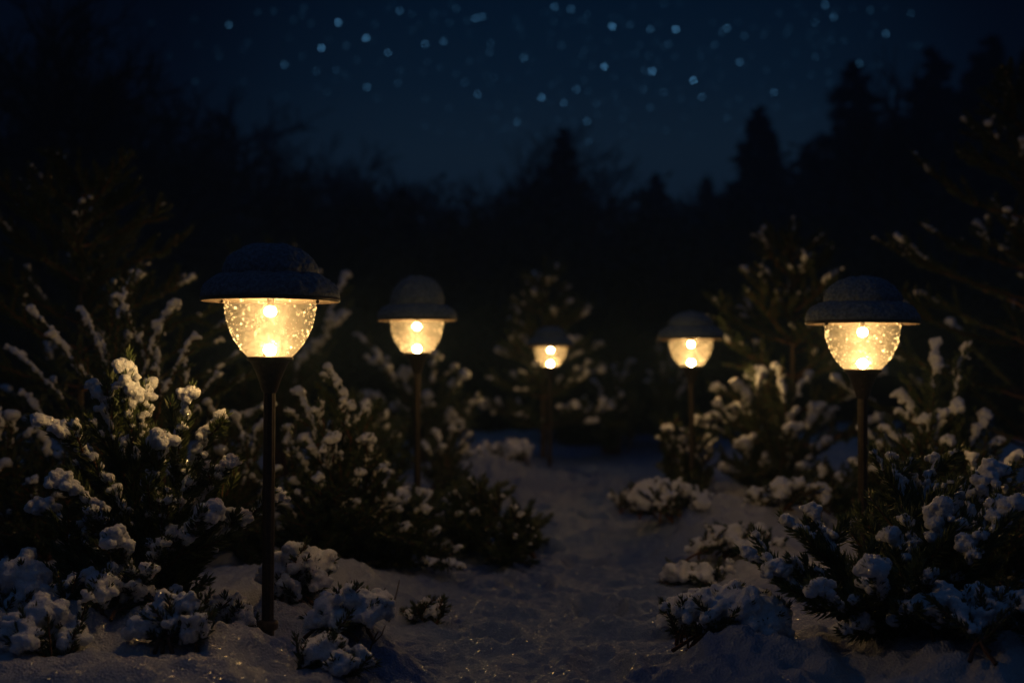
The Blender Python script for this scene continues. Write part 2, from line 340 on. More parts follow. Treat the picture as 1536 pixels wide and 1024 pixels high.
def make_lamp(label, loc, seed, peak=0.0, lean=(0, 0), thick=1.0):
    t = thing("garden_lamp", label, "garden lamp", loc, "lit lamps along the snowy path")
    # spike, pole, collar, cup
    b = MB(); b.lathe([(0.0001, -0.09), (0.004, -0.06), (0.0075, -0.012), (0.0098, 0.004), (0.0098, 0.016), (0.0001, 0.016)], 20); b.build("ground_spike", M_METAL, t)
    b = MB(); b.lathe([(0.0085, 0.012), (0.0125, 0.013), (0.0138, 0.016), (0.0138, 0.023), (0.0125, 0.026), (0.0088, 0.027)], 28, lambda a: 1 + 0.16 * np.exp(-((np.mod(a, math.pi) - 0.4) / 0.25) ** 2)); b.build("collar", M_METAL, t)
    flute = lambda a: 1 - 0.06 * (np.cos(a * 9) > 0.55)
    b = MB(); b.lathe([(0.0086, 0.02)] + [(0.0086, z) for z in np.linspace(0.03, 0.357, 12)], 72, flute); b.build("pole", M_METAL, t)
    b = MB(); b.lathe([(0.0088, 0.352), (0.0112, 0.3555), (0.0130, 0.361), (0.0150, 0.368), (0.0205, 0.382), (0.0262, 0.394), (0.0290, 0.3975), (0.0325, 0.399), (0.0332, 0.401), (0.0332, 0.4035), (0.0318, 0.4045), (0.0298, 0.4035), (0.0001, 0.4035)], 48); b.build("cup", M_METAL, t)
    # glass bowl, two walls
    out = []
    for k in np.linspace(0, 1, 30):
        z = 0.4045 + 0.0835 * k
        out.append((0.0316 + (0.0655 - 0.0316) * (1 - (1 - k) ** 2.4) ** 0.95, z))
    b = MB(); b.lathe(out, 72); gb = b.build("glass_globe", M_GLASS, t)
    rd_ = np.random.default_rng(seed + 50); b = MB(); V1, F1 = ico(1); oo = np.array(out)
    for _ in range(420):
        k = rd_.beta(1.6, 1.3) * (len(oo) - 1.01); i_ = int(k); pr_ = oo[i_] + (oo[i_ + 1] - oo[i_]) * (k - i_); a_ = rd_.uniform(0, 6.2832); sz_ = min(0.0021, 0.00072 * math.exp(rd_.normal(0, 0.55)))
        b.add(np.array([pr_[0] * math.cos(a_), pr_[0] * math.sin(a_), pr_[1]]) + V1 * sz_ * np.array([1, 1, 1.15]), F1)
    b.build("droplets", M_DROP, gb)
    # shade: brim, crown, underside
    pr = shade_profile(0.965, -0.003)
    b = MB(); b.lathe([(0.0985, RIM + 0.0055), (0.1000, RIM + 0.005), (0.1000, RIM + 0.0005), (0.0990, RIM - 0.0005), (0.0965, RIM - 0.0004), (0.0955, RIM + 0.0022)], 80)
    b.lathe([(0.0985, RIM + 0.0055)] + [(r, z) for r, z in pr[2:]], 80); sh = b.build("lamp_shade", M_METAL, t)
    b = MB(); b.lathe([(0.0958, RIM + 0.0022), (0.068, RIM + 0.0035), (0.0001, RIM + 0.0045)], 80); b.build("underside", M_UNDER, sh)
    for sx in (-1, 1):
        b = MB(); c = np.array([sx * 0.0685, -0.004, RIM - 0.0006])
        b.tube([c + np.array([0, -0.006, 0]), c + np.array([0, -0.003, 0]), c + np.array([0, 0.006, 0])], [0.0024, 0.003, 0.0024], 8); b.build("clip", M_METAL, sh)
    # bulb under the shade and an added emitter for its reflection in the cup
    b = MB(); b.lathe(ell(0.0086, RIM - 0.0145, 16), 24); b.build("bulb", M_BULB, t)
    b = MB(); b.lathe([(0.0046, RIM - 0.0065), (0.0052, RIM - 0.001), (0.0052, RIM + 0.005)], 16); b.build("bulb_holder", M_METAL, t)
    b = MB(); b.lathe(ell(0.0090, 0.4140, 16), 24); b.build("reflection_glow", M_LOWER, t)
    b = MB(); b.lathe([(0.0001, 0.40365)] + [(r * 0.985, z) for r, z in out[0:]] + [(0.0001, 0.4879)], 48); b.build("halo_volume", M_HALO, t)  # added volume filling the globe, only for the glow
    # snow on the shade
    rng = np.random.default_rng(seed)
    pf = resample(shade_profile(1.0, 0.0), 90); b = MB(); b.lathe(pf, 220); v = b.v[0]
    r = np.hypot(v[:, 0], v[:, 1]); nrm = np.stack([v[:, 0] * 0.8, v[:, 1] * 0.8, 0.03 + 0 * r], -1); nrm /= np.linalg.norm(nrm, axis=1)[:, None]
    edge = np.clip((v[:, 2] - RIM - 0.006) / 0.006, 0.0, 1)
    q = v / 0.022
    d = 0.0016 * vnoise(q[:, 0], q[:, 1], q[:, 2], seed) + 0.0014 * vnoise(q[:, 0] * 3, q[:, 1] * 3, q[:, 2] * 3, seed + 1) + 0.0013 * vnoise(q[:, 0] * 9, q[:, 1] * 9, q[:, 2] * 9, seed + 2)
    v += nrm * (d * edge * thick)[:, None]; v[:, 2] += (0.0018 * thick * vnoise(q[:, 0] * 1.3, q[:, 1] * 1.3, 0 * r, seed + 5) * edge)
    hgt = np.clip((v[:, 2] - RIM - 0.036) / 0.047, 0, 1)
    v[:, 2] += peak * hgt ** 1.6; v[:, 0] += lean[0] * hgt ** 1.5; v[:, 1] += lean[1] * hgt
    b.v[0] = v; b.build("snow_cap", M_FROST, t)
    t.rotation_euler = (math.radians(rng.uniform(-0.5, 0.5)), math.radians(rng.uniform(-0.5, 0.5)), rng.uniform(-0.3, 0.3))
    return t
make_lamp("nearest and largest lit lamp, its pole standing before the big snowy fir shrub at left", LP[0], 5)
make_lamp("lit lamp with a tall peaked snow cap, behind and right of the nearest lamp", LP[1], 9, 0.028, (0.004, 0), 1.0)
make_lamp("smallest and farthest lit lamp, at the path's end before a small snowy conifer", LP[2], 13)
make_lamp("mid-distance lit lamp with a round snow cap, beside the snowy bush right of the path", LP[3], 17)
make_lamp("large lit lamp at right, its pole rising behind the foreground fir shrub", LP[4], 21)

# ----------------------------------------------------------------- plants: pieces
def unit(v): return v / (np.linalg.norm(v, axis=-1, keepdims=True) + 1e-12)
def bez(a, c, b, n):
    t = np.linspace(0, 1, n)[:, None]; return (1 - t) ** 2 * a + 2 * t * (1 - t) * c + t * t * b
def needles(mb, pts, L, W, rng, density, start=0.0, flat=0.65, ang=52):
    """needles set round a twig given as a polyline"""
    pts = np.asarray(pts, float); seg = np.diff(pts, axis=0); sl = np.linalg.norm(seg, axis=1); tot = sl.sum()
    n = int(tot * (1 - start) * density)
    if n < 1: return
    u = (start + (1 - start) * (np.arange(n) + rng.random(n)) / n) * tot; cum = np.concatenate([[0], np.cumsum(sl)])
    k = np.clip(np.searchsorted(cum, u) - 1, 0, len(seg) - 1); f = (u - cum[k]) / (sl[k] + 1e-9)
    p = pts[k] + seg[k] * f[:, None]; T = unit(seg[k])
    S = unit(np.cross(T, np.array([0.05, 0.02, 1.0]))); U = np.cross(S, T)
    ph = rng.uniform(0, 2 * math.pi, n); R = unit(S * np.cos(ph)[:, None] + U * (np.sin(ph) * flat)[:, None])
    a = np.radians(ang + rng.normal(0, 9, n) - 25 * (u / tot) ** 4)
    d = unit(T * np.cos(a)[:, None] + R * np.sin(a)[:, None])
    ln = L * rng.uniform(0.75, 1.15, n) * (1 - 0.25 * (u / tot) ** 3); s = unit(np.cross(d, R + 0.5 * rng.normal(0, 1, (n, 3)))) * (W * 0.5)
    nn = np.cross(unit(s), d)
    mid = p + d * (ln * 0.45)[:, None]; tip = p + unit(d + T * 0.25) * ln[:, None]
    q = np.stack([p, mid - s + nn * W * 0.12, mid + s + nn * W * 0.12, tip], 1).reshape(-1, 3)
    i = np.arange(n)[:, None] * 4
    mb.add(q, np.concatenate([i + np.array([[0, 2, 3]]), i + np.array([[0, 3, 1]])]))
_tex = {}
def clouds(size):
    if size not in _tex:
        t = bpy.data.textures.new("clouds", 'CLOUDS'); t.noise_scale = size; t.noise_depth = 2; _tex[size] = t
    return _tex[size]
def snow_mesh(name, balls, mat_, parent, origin, vox, rough=1.0, sub=2):
    """overlapping lumps of snow fused into one skin"""
    mb = MB(); V, Fc = ico(sub)
    for c, r in balls: mb.add(np.asarray(c) + V * (np.asarray(r) if np.ndim(r) else np.array([r, r, r * 0.86])), Fc)
    o = mb.build(name, mat_, parent, origin)
    m = o.modifiers.new("fuse", 'REMESH'); m.mode = 'VOXEL'; m.voxel_size = vox; m.use_smooth_shade = True
    for sz, st in ((vox * 6.0, vox * 2.6), (vox * 1.9, vox * 2.2)):
        d = o.modifiers.new("grain", 'DISPLACE'); d.texture = clouds(round(sz, 5)); d.texture_coords = 'LOCAL'; d.strength = st * rough; d.mid_level = 0.45
    return o
def frost(rng, balls, pts, u0, R, dens=1.0, cap=1.0):
    """snow lodged on the upper side of a needled sprig (pts) from u0 to its tip, and heaped on the tip; R is its reach from the stem"""
    seg = np.linalg.norm(np.diff(pts, axis=0), axis=1); cum = np.concatenate([[0], np.cumsum(seg)]); tot = cum[-1]
    n = int((1 - u0) * tot / (R * 0.085) * dens); Z = np.array([0, 0, 1.0]); wob = rng.uniform(0, 6.28, 2)
    for _ in range(n):
        u = u0 + (1 - u0) * rng.random() ** 0.8; x = u * tot
        p = np.array([np.interp(x, cum, pts[:, a]) for a in range(3)]); k = min(int(np.searchsorted(cum, x)), len(pts) - 1); k = max(k, 1); T = unit(pts[k] - pts[k - 1])
        up = Z - T * T[2]; un = np.linalg.norm(up); keep = 0.45 + 0.55 * un
        full = np.clip((u - u0) / (1 - u0) * 3.0, 0.25, 1) * (0.75 + 0.3 * math.sin(u * 17 + wob[0]) + 0.2 * math.sin(u * 31 + wob[1]))
        if rng.random() > keep: continue
        up = up / (un + 1e-9); S = np.cross(T, up); th = rng.normal(0, 0.72); d = up * math.cos(th) + S * math.sin(th)
        r = R * rng.uniform(0.16, 0.34) * (0.7 + 0.3 * full)
        balls.append((p + d * R * rng.uniform(0.1, 0.78) * full, r))
    for _ in range(int(22 * cap)):
        w = unit(rng.normal(0, 1, 3)); w[2] = abs(w[2]) - 0.15
        balls.append((pts[-1] - T_last(pts) * R * 0.35 + w * R * rng.uniform(0.2, 0.72), R * rng.uniform(0.18, 0.36)))
    if cap: balls.append((pts[-1] - T_last(pts) * R * 0.3 + Z * R * 0.2, R * 0.5))
def T_last(pts): return unit(pts[-1] - pts[-3])
def branch_geo(rng, stem, leaf, balls, base, tip, r, nl, nw, dens, twig=0.5, stem_r=0.0045, snow_n=9, ridge=0.0, bare=0.3, twig_snow=0.35, step=0.085, root=None, span=0.26, tws=0.7, tlen=4.5):
    """one upcurving branch: stem tube, a spray of side twigs, needles all round, snow along its upper side and heaped at its tip"""
    base = np.asarray(base, float); tip = np.asarray(tip, float); d = tip - base; L = np.linalg.norm(d)
    ctl = base + np.array([d[0] * 0.62, d[1] * 0.62, d[2] * 0.36]) + rng.normal(0, 0.05, 3) * L
    if root is not None: ctl = np.asarray(root, float)
    n = max(6, int(L / 0.02)); pts = bez(base, ctl, tip, n)
    pts[1:-1] += rng.normal(0, 0.0018, (n - 2, 3))
    stem.tube(pts, np.linspace(stem_r, 0.0014, n), 6)
    needles(leaf, pts, nl, nw, rng, dens * 1.25, bare, flat=0.85)
    side = 1; u = max(0.34, 1 - span / L); tmax = min(L * twig, nl * tlen)
    while u < 0.93:
        k = int(u * (n - 1)); T = unit(pts[min(k + 1, n - 1)] - pts[k]); S = unit(np.cross(T, [0, 0, 1.0]) + rng.normal(0, 0.35, 3)); U = np.cross(S, T)
        dd = unit(T * 0.80 + S * side * 0.62 + U * rng.uniform(-0.15, 0.35)); tl = tmax * (1.12 - u) / 0.7 * rng.uniform(0.65, 1.1) + nl
        e = pts[k] + dd * tl + np.array([0, 0, 0.14 * tl]); tp = bez(pts[k], pts[k] + dd * tl * 0.55, e, 6)
        stem.tube(tp, np.linspace(0.0022, 0.0009, 6), 5); needles(leaf, tp, nl * 0.95, nw, rng, dens * 1.15, 0.04, flat=0.75)
        if r > 0 and rng.random() < twig_snow: frost(rng, balls, tp, rng.uniform(0.3, 0.55), min(r * tws, nl * 0.85), 1.0, 0.6)
        side = -side; u += rng.uniform(0.8, 1.2) * step * min(1, 0.4 / L)
    if r > 0: frost(rng, balls, pts, 1 - max(ridge, min(0.5, 0.07 / L)), r, 1.35, 0.8)
    return pts

# ----------------------------------------------------------------- foreground shrubs, branch by branch
PXM = lambda Y: Y / F
def hand_shrub(name, label, basepx, Y, tips, seed, depth, nl=0.0235, nw=0.0035, dens=1550):
    rng = np.random.default_rng(seed); b0 = P(basepx[0], basepx[1], Y); b0[2] = gh(b0[0], b0[1]) - 0.01
    t = thing(name, label, "shrub", b0, "snow-laden fir shrubs in the foreground")
    for tp in tips:
        px, py, r = tp[:3]; dy = tp[3]; rd = tp[4] if len(tp) > 4 and tp[4] else 0.12
        rt = P(tp[5], tp[6], Y + dy * 0.6) if len(tp) > 5 else None
        tip = P(px, py, Y + dy); r = r * PXM(Y + dy)
        st, lf, balls = MB(), MB(), []
        bb = b0 + np.array([rng.normal(0, 0.022), rng.normal(0, 0.02), 0])
        branch_geo(rng, st, lf, balls, bb, tip, r, nl, nw, dens, twig=0.26, ridge=min(0.7, rd * 1.35), twig_snow=0.45, step=0.20, root=rt, span=0.17, tws=0.55, tlen=3.2)
        so = st.build("branch", M_STEM, t, b0); lo = lf.build("needles", M_NEEDLE, so, b0)
        snow_mesh("snow_clumps", balls, M_SNOW, so, b0, 0.0022)
    st, lf = MB(), MB(); zz = np.array([P(q[0], q[1], Y + q[3]) for q in tips])
    for _ in range(20):
        q = zz[rng.integers(len(zz))]; k = rng.uniform(0.3, 0.85); e = b0 + (q - b0) * k + rng.normal(0, 0.035, 3); e[1] += rng.uniform(-0.02, depth); e[2] = max(e[2], b0[2] + 0.04)
        bb = b0 + np.array([rng.normal(0, 0.03), rng.normal(0, 0.03), 0]); branch_geo(rng, st, lf, [], bb, e, 0, nl, nw, dens * 0.8, twig=0.3, step=0.16)
    st.build("inner_stems", M_STEM, t, b0); lf.build("foliage", M_NEEDLE, t, b0)
    return t, b0
hand_shrub("fir_shrub", "large fir shrub with snow-tipped upright branches left of the nearest lamp", (225, 922), 2.13, [
    (185, 545, 26, 0.02, 0.28, 210, 700), (135, 574, 17, 0.06, 0.2, 190, 665), (226, 574, 18, 0.10, 0.2, 200, 665), (288, 584, 21, -0.02, 0.3, 255, 700), (336, 624, 20, 0.0, 0.32, 255, 735), (357, 690, 20, -0.05, 0.3, 262, 765),
    (50, 628, 23, -0.04, 0.6, 195, 690), (245, 655, 31, -0.10, 0.3, 222, 770), (80, 722, 26, -0.10, 0.3, 195, 765), (288, 718, 14, -0.08, 0.15, 250, 800), (258, 746, 12, -0.12, 0.12, 235, 815), (324, 768, 33, -0.14, 0.22, 245, 840),
    (165, 806, 32, -0.2, 0.22, 212, 860), (226, 852, 19, -0.2, 0.15, 222, 890), (428, 744, 18, 0.06, 0.45, 300, 815), (372, 774, 28, 0.04, 0.3, 285, 830), (268, 796, 22, -0.1, 0.15, 240, 855), (110, 662, 18, 0.1, 0.35, 205, 745), (165, 650, 20, 0.12, 0.3, 205, 745), (45, 762, 22, 0.05, 0.35, 185, 812),
    (110, 802, 18, 0.02, 0.2, 205, 865)], 4, 0.15)
hand_shrub("fir_shrub", "dim snow-clumped fir shrub at right, standing before the right-hand large lamp", (1345, 985), 1.98, [
    (1212, 760, 20, 0.12, 0.3, 1262, 850), (1174, 776, 16, 0.10, 0.25, 1250, 848), (1110, 826, 19, 0.05, 0.25, 1205, 892), (1148, 853, 26, 0.0, 0.2, 1232, 905), (1218, 880, 26, -0.12, 0.2, 1272, 932), (1302, 850, 37, -0.16, 0.2, 1335, 932),
    (1330, 797, 25, 0.0, 0.22, 1350, 880), (1357, 776, 18, 0.05, 0.2, 1372, 850), (1414, 752, 30, 0.02, 0.24, 1408, 850), (1334, 682, 13, 0.20, 0.25, 1368, 765), (1400, 686, 15, 0.2, 0.25, 1398, 772), (1364, 718, 20, 0.2, 0.2, 1388, 795), (1486, 696, 26, 0.12, 0.25, 1462, 800),
    (1450, 808, 29, -0.05, 0.25, 1442, 885), (1397, 856, 18, -0.12, 0.15, 1390, 912), (1362, 912, 20, -0.16, 0.15, 1360, 955), (1284, 932, 23, -0.1, 0.2, 1315, 965), (1522, 752, 27, 0.0, 0.3, 1480, 835), (1505, 905, 21, -0.1, 0.25, 1470, 942), (1442, 722, 17, 0.2, 0.25, 1430, 800)], 8, 0.15)

# ----------------------------------------------------------------- other shrubs and young conifers
def shrub(name, label, base, tips, seed, nl=0.022, nw=0.0036, dens=850, vox=0.004, twig=0.4, group=None, ridge=0.3, stem_r=0.005, cat="shrub", spread=0.03, fill=2):
    rng = np.random.default_rng(seed); b0 = np.array([base[0], base[1], gh(base[0], base[1]) - 0.01])
    t = thing(name, label, cat, b0, group); st, lf, balls = MB(), MB(), []
    whole = cat == "ground plant"
    rr0 = np.mean([r for _, r in tips]); hb = np.mean([q[2] for q, _ in tips]) - b0[2]
    ext = np.std([q for q, _ in tips], axis=0)
    bare_tips = [(q * (0.45 + 0.35 * rng.random()) + b0 * 0.4 + rng.normal(0, 0.3, 3) * ext * 1.1, 0) for q, _ in tips for _k in range(fill)]
    tips = [(q, r * (0.70 if cat == 'shrub' else 1.35)) for q, r in tips]
    for tip, r in list(tips) + [(np.array([q[0], q[1], max(q[2], b0[2] + 0.12 * hb)]), 0) for q, _ in bare_tips]:
        bb = b0 + np.array([rng.normal(0, spread), rng.normal(0, spread), 0])
        if not whole and r > 0: st, lf, balls = MB(), MB(), []
        dv = tip - bb; hv = np.array([dv[0], dv[1], 0]) + rng.normal(0, 0.12, 3) * np.linalg.norm(dv) * np.array([1, 1, 0]); hv = unit(hv)
        rt = bb + dv * np.array([0.6, 0.6, 0.66]) - hv * np.linalg.norm(dv) * 0.16
        branch_geo(rng, st, lf, balls, bb, tip, r, nl, nw, dens, twig=twig, stem_r=stem_r, ridge=ridge, twig_snow=0.2, step=0.13, root=rt)
        if not whole and r > 0:
            so = st.build("branch", M_STEM, t, b0); lf.build("needles", M_NEEDLE2, so, b0); snow_mesh("snow_clumps", balls, M_SNOW, so, b0, vox, 0.9, 1); st, lf, balls = MB(), MB(), []
    if st.v: st.build("stems", M_STEM, t, b0); lf.build("foliage", M_NEEDLE2, t, b0)
    if balls: snow_mesh("snow_clumps", balls, M_SNOW, t, b0, vox, 0.9, 1)
    return t
def dome(base, h, r, n, seed, snow, lo=0.25):
    """branch tips spread over a dome"""
    rng = np.random.default_rng(seed); out = []
    for k in range(n):
        a = k * 2.39996 + rng.normal(0, 0.2); q = (k + 0.5) / n; rad = r * math.sqrt(q) * rng.uniform(0.8, 1.1); z = h * (1 - (1 - lo) * q ** 1.3) * rng.uniform(0.85, 1.08)
        out.append((np.array([base[0] + rad * math.cos(a), base[1] + rad * math.sin(a), gh(base[0], base[1]) + z]), snow * rng.uniform(0.6, 1.25)))
    return out
def conifer(label, px, base_y, top_py, Y, rad, seed, snow, nwh, vox=0.006, nl=0.02, nw=0.0036, dens=620, group="young snow-covered conifers"):
    rng = np.random.default_rng(seed); b0 = P(px, base_y, Y); b0[2] = gh(b0[0], b0[1]) - 0.02
    H = P(px, top_py, Y)[2] - b0[2]; t = thing("young_conifer", label, "conifer", b0, group)
    st, lf, balls = MB(), MB(), []; top = b0 + np.array([rng.normal(0, 0.02), rng.normal(0, 0.02), H])
    trunk = bez(b0, b0 + np.array([0, 0, H * 0.5]), top, 16); tm = MB(); tm.tube(trunk, np.linspace(0.016, 0.002, 16) * H, 8); tm.build("trunk", M_TWIG, t, b0)
    needles(lf, trunk[-5:], nl, nw, rng, dens, 0.0); lf.build('leader', M_NEEDLE2, t, b0)
    for wv in range(nwh):
        q = (wv + 0.35) / nwh; z = H * (0.10 + 0.86 * q ** 0.9); ln = rad * (1.05 - q) ** 0.85 + 0.03; nb = int(round(7 - 3 * q)); a0 = rng.uniform(0, 6.28)
        for k in range(nb):
            a = a0 + k * 6.283 / nb + rng.normal(0, 0.2); l = ln * rng.uniform(0.75, 1.15); p0 = b0 + np.array([0, 0, z * rng.uniform(0.95, 1.03)])
            tip = p0 + np.array([math.cos(a) * l, math.sin(a) * l, l * (0.28 + 0.55 * q) * rng.uniform(0.7, 1.3)])
            st, lf, balls = MB(), MB(), []
            branch_geo(rng, st, lf, balls, p0, tip, snow * 0.9 * rng.uniform(0.4, 1.2) * (1.1 - 0.55 * q), nl, nw, dens, twig=0.42, stem_r=0.0045, ridge=0.25, bare=0.12, twig_snow=0.22, step=0.085)
            so = st.build('branch', M_STEM, t, b0); lf.build('needles', M_NEEDLE2, so, b0); snow_mesh('snow_clumps', balls, M_SNOW, so, b0, vox, 0.9, 1)
    return t
PX = lambda lst, Y: [(P(a, b, Y + d), r * PXM(Y + d)) for a, b, r, d in lst]

conifer("tall dark young conifer at the far left, behind the large fir shrub", 120, 745, 225, 3.7, 0.50, 31, 0.022, 9, dens=900)
b = P(205, 820, 3.0)
shrub("evergreen_shrub", "dim snowy shrub behind the large fir shrub, its tips beside the nearest lamp's shade", b, PX([(197, 405, 9, 0.1), (172, 442, 15, 0.0), (118, 462, 13, 0.1), (266, 452, 21, 0.0), (296, 503, 18, -0.05), (272, 526, 12, 0.05), (40, 462, 16, -0.05), (72, 500, 16, -0.1), (10, 520, 16, 0.1), (110, 545, 12, 0.1), (230, 520, 14, 0.1), (30, 590, 15, 0.05), (330, 560, 14, 0.1), (150, 500, 14, 0.15)], 3.0), 33, vox=0.0035, nl=0.016, group="snowy evergreen shrubs along the path")
b = P(495, 830, 2.95)
shrub("evergreen_shrub", "snowy shrub in the gap between the nearest lamp and the peaked-cap lamp", b, PX([(490, 548, 20, 0.0), (445, 585, 20, 0.05), (470, 612, 16, -0.1), (528, 606, 22, 0.0), (500, 655, 26, -0.12), (552, 655, 22, -0.05), (455, 655, 20, 0.0), (575, 700, 20, 0.0), (540, 706, 20, -0.1), (480, 715, 22, -0.15), (430, 640, 18, 0.1), (590, 745, 18, 0.0), (525, 755, 18, -0.12), (440, 720, 20, 0.0)], 2.95), 35, vox=0.0035, group="snowy evergreen shrubs along the path")
b = P(585, 800, 3.18)
shrub("evergreen_shrub", "low wide shrub at the foot of the peaked-cap lamp, thickly covered with bluish snow", b, PX([(545, 735, 26, 0.0), (590, 760, 28, -0.1), (640, 762, 26, -0.05), (560, 790, 28, -0.15), (615, 795, 26, -0.2), (655, 800, 22, -0.1), (530, 775, 22, 0.0), (600, 735, 22, 0.1), (570, 720, 20, 0.12), (645, 740, 16, 0.1), (655, 845, 20, -0.35), (690, 850, 18, -0.38)], 3.18), 37, vox=0.0038, group="snowy evergreen shrubs along the path")
b = P(698, 805, 3.3)
shrub("evergreen_shrub", "small shrub of upright dark sprigs right of the peaked-cap lamp's foot", b, PX([(703, 716, 9, 0.0), (680, 735, 8, 0.0), (722, 728, 9, 0.05), (740, 745, 10, 0.0), (755, 742, 8, -0.05), (665, 750, 9, 0.05), (715, 765, 11, -0.1), (690, 770, 12, -0.1), (745, 780, 14, -0.1)], 3.3), 39, vox=0.0036, ridge=0.5, twig=0.25, group="snowy evergreen shrubs along the path")
b = P(762, 815, 3.2)
shrub("evergreen_shrub", "lowest dark snowy shrub touching the path's left edge", b, PX([(800, 790, 8, 0.0), (780, 770, 16, 0.0), (745, 790, 18, -0.05), (770, 805, 14, -0.1), (795, 815, 10, -0.1), (735, 815, 14, -0.1)], 3.2), 41, vox=0.0036, ridge=0.3, twig=0.35, group="snowy evergreen shrubs along the path")
conifer("small snowy conifer behind the farthest lamp at the path's end", 815, 684, 385, 6.75, 0.32, 43, 0.042, 6, vox=0.008, nl=0.028, nw=0.006, dens=380)
conifer("young conifer with a leaning tip, standing right of the round-capped lamp", 1190, 740, 335, 4.75, 0.36, 45, 0.028, 7, vox=0.007, nl=0.024, nw=0.005, dens=420)
b = P(1160, 752, 4.3)
shrub("evergreen_shrub", "bushy shrub with rounded warm-lit snow clumps right of the round-capped lamp", b, PX([(1140, 552, 22, 0.1), (1100, 572, 20, 0.0), (1165, 548, 20, 0.1), (1190, 640, 30, -0.1), (1108, 665, 26, -0.1), (1085, 700, 22, -0.15), (1150, 690, 20, -0.1), (1070, 605, 16, 0.0), (1230, 610, 24, 0.1), (1245, 660, 22, 0.0), (1125, 620, 16, 0.05), (1215, 560, 20, 0.15), (1210, 700, 22, -0.1), (1270, 720, 22, 0.0)], 4.3), 47, vox=0.0055, nl=0.022, nw=0.0045, dens=520, group="snowy evergreen shrubs along the path")
b = P(1030, 768, 4.42)
shrub("evergreen_shrub", "small snowy shrub hugging the pole of the round-capped lamp", b, PX([(1000, 640, 17, 0.0), (1022, 655, 14, 0.0), (1045, 625, 15, 0.1), (985, 655, 12, 0.05), (1065, 655, 14, 0.1), (1010, 690, 13, 0.0), (1050, 690, 12, 0.05), (1068, 720, 14, 0.0)], 4.42), 49, vox=0.0055, nl=0.022, nw=0.0045, dens=520, group="snowy evergreen shrubs along the path")
conifer("tall dark conifer cut by the right edge, its snowy boughs behind the right-hand large lamp", 1545, 745, 90, 4.1, 0.56, 51, 0.023, 9, dens=900)
b = P(1400, 800, 3.2)
shrub("evergreen_shrub", "dim bluish snow-lumped shrub behind the right-hand large lamp's pole", b, PX([(1345, 590, 22, 0.1), (1440, 605, 30, 0.0), (1385, 625, 24, 0.0), (1480, 620, 24, 0.1), (1420, 660, 26, -0.1), (1350, 655, 22, 0.0), (1500, 660, 24, 0.0), (1405, 512, 18, 0.1), (1450, 520, 20, 0.15), (1320, 640, 20, 0.05), (1465, 700, 24, -0.1)], 3.2), 53, vox=0.0042, group="snowy evergreen shrubs along the path")
b = P(670, 700, 4.7)
shrub("evergreen_shrub", "small frosted tuft behind and right of the peaked-cap lamp's pole", b, PX([(650, 645, 14, 0.0), (680, 640, 15, 0.0), (700, 665, 13, 0.05), (635, 665, 12, 0.05), (665, 668, 14, -0.05)], 4.7), 55, vox=0.006, nl=0.022, nw=0.004, dens=420, group="snowy evergreen shrubs along the path")
b = P(640, 680, 5.9)
shrub("evergreen_shrub", "dark blue-grey snowy bush directly behind the peaked-cap lamp", b, PX([(560, 540, 20, 0.0), (600, 560, 22, 0.1), (650, 530, 20, 0.1), (700, 560, 22, 0.0), (720, 600, 20, 0.1), (590, 610, 22, 0.0), (680, 620, 20, -0.1), (640, 590, 22, 0.0), (545, 590, 20, 0.0), (530, 500, 14, 0.1)], 5.9), 57, vox=0.008, nl=0.03, nw=0.006, dens=350, group="snowy evergreen shrubs along the path")
b = P(420, 680, 5.4)
shrub("evergreen_shrub", "faint snowy bush in the dark behind the nearest lamp's shade", b, PX([(340, 360, 4, 0.0), (400, 355, 4, 0.1), (440, 360, 4, 0.0), (480, 405, 8, 0.1), (520, 470, 20, 0.0), (330, 430, 18, 0.0), (520, 410, 14, 0.1), (450, 430, 20, 0.0), (380, 460, 20, 0.0), (470, 520, 22, 0.0), (350, 380, 14, 0.0)], 5.4), 59, vox=0.008, nl=0.03, nw=0.006, dens=380, group="snowy evergreen shrubs along the path")
b = P(1255, 790, 3.75)
shrub("evergreen_shrub", "low snowy shrub at ground level between the right-hand lamps", b, PX([(1230, 700, 20, 0.0), (1260, 710, 22, 0.05), (1200, 740, 20, 0.0), (1250, 750, 22, -0.05), (1290, 730, 20, 0.0)], 3.75), 61, vox=0.005, group="snowy evergreen shrubs along the path")

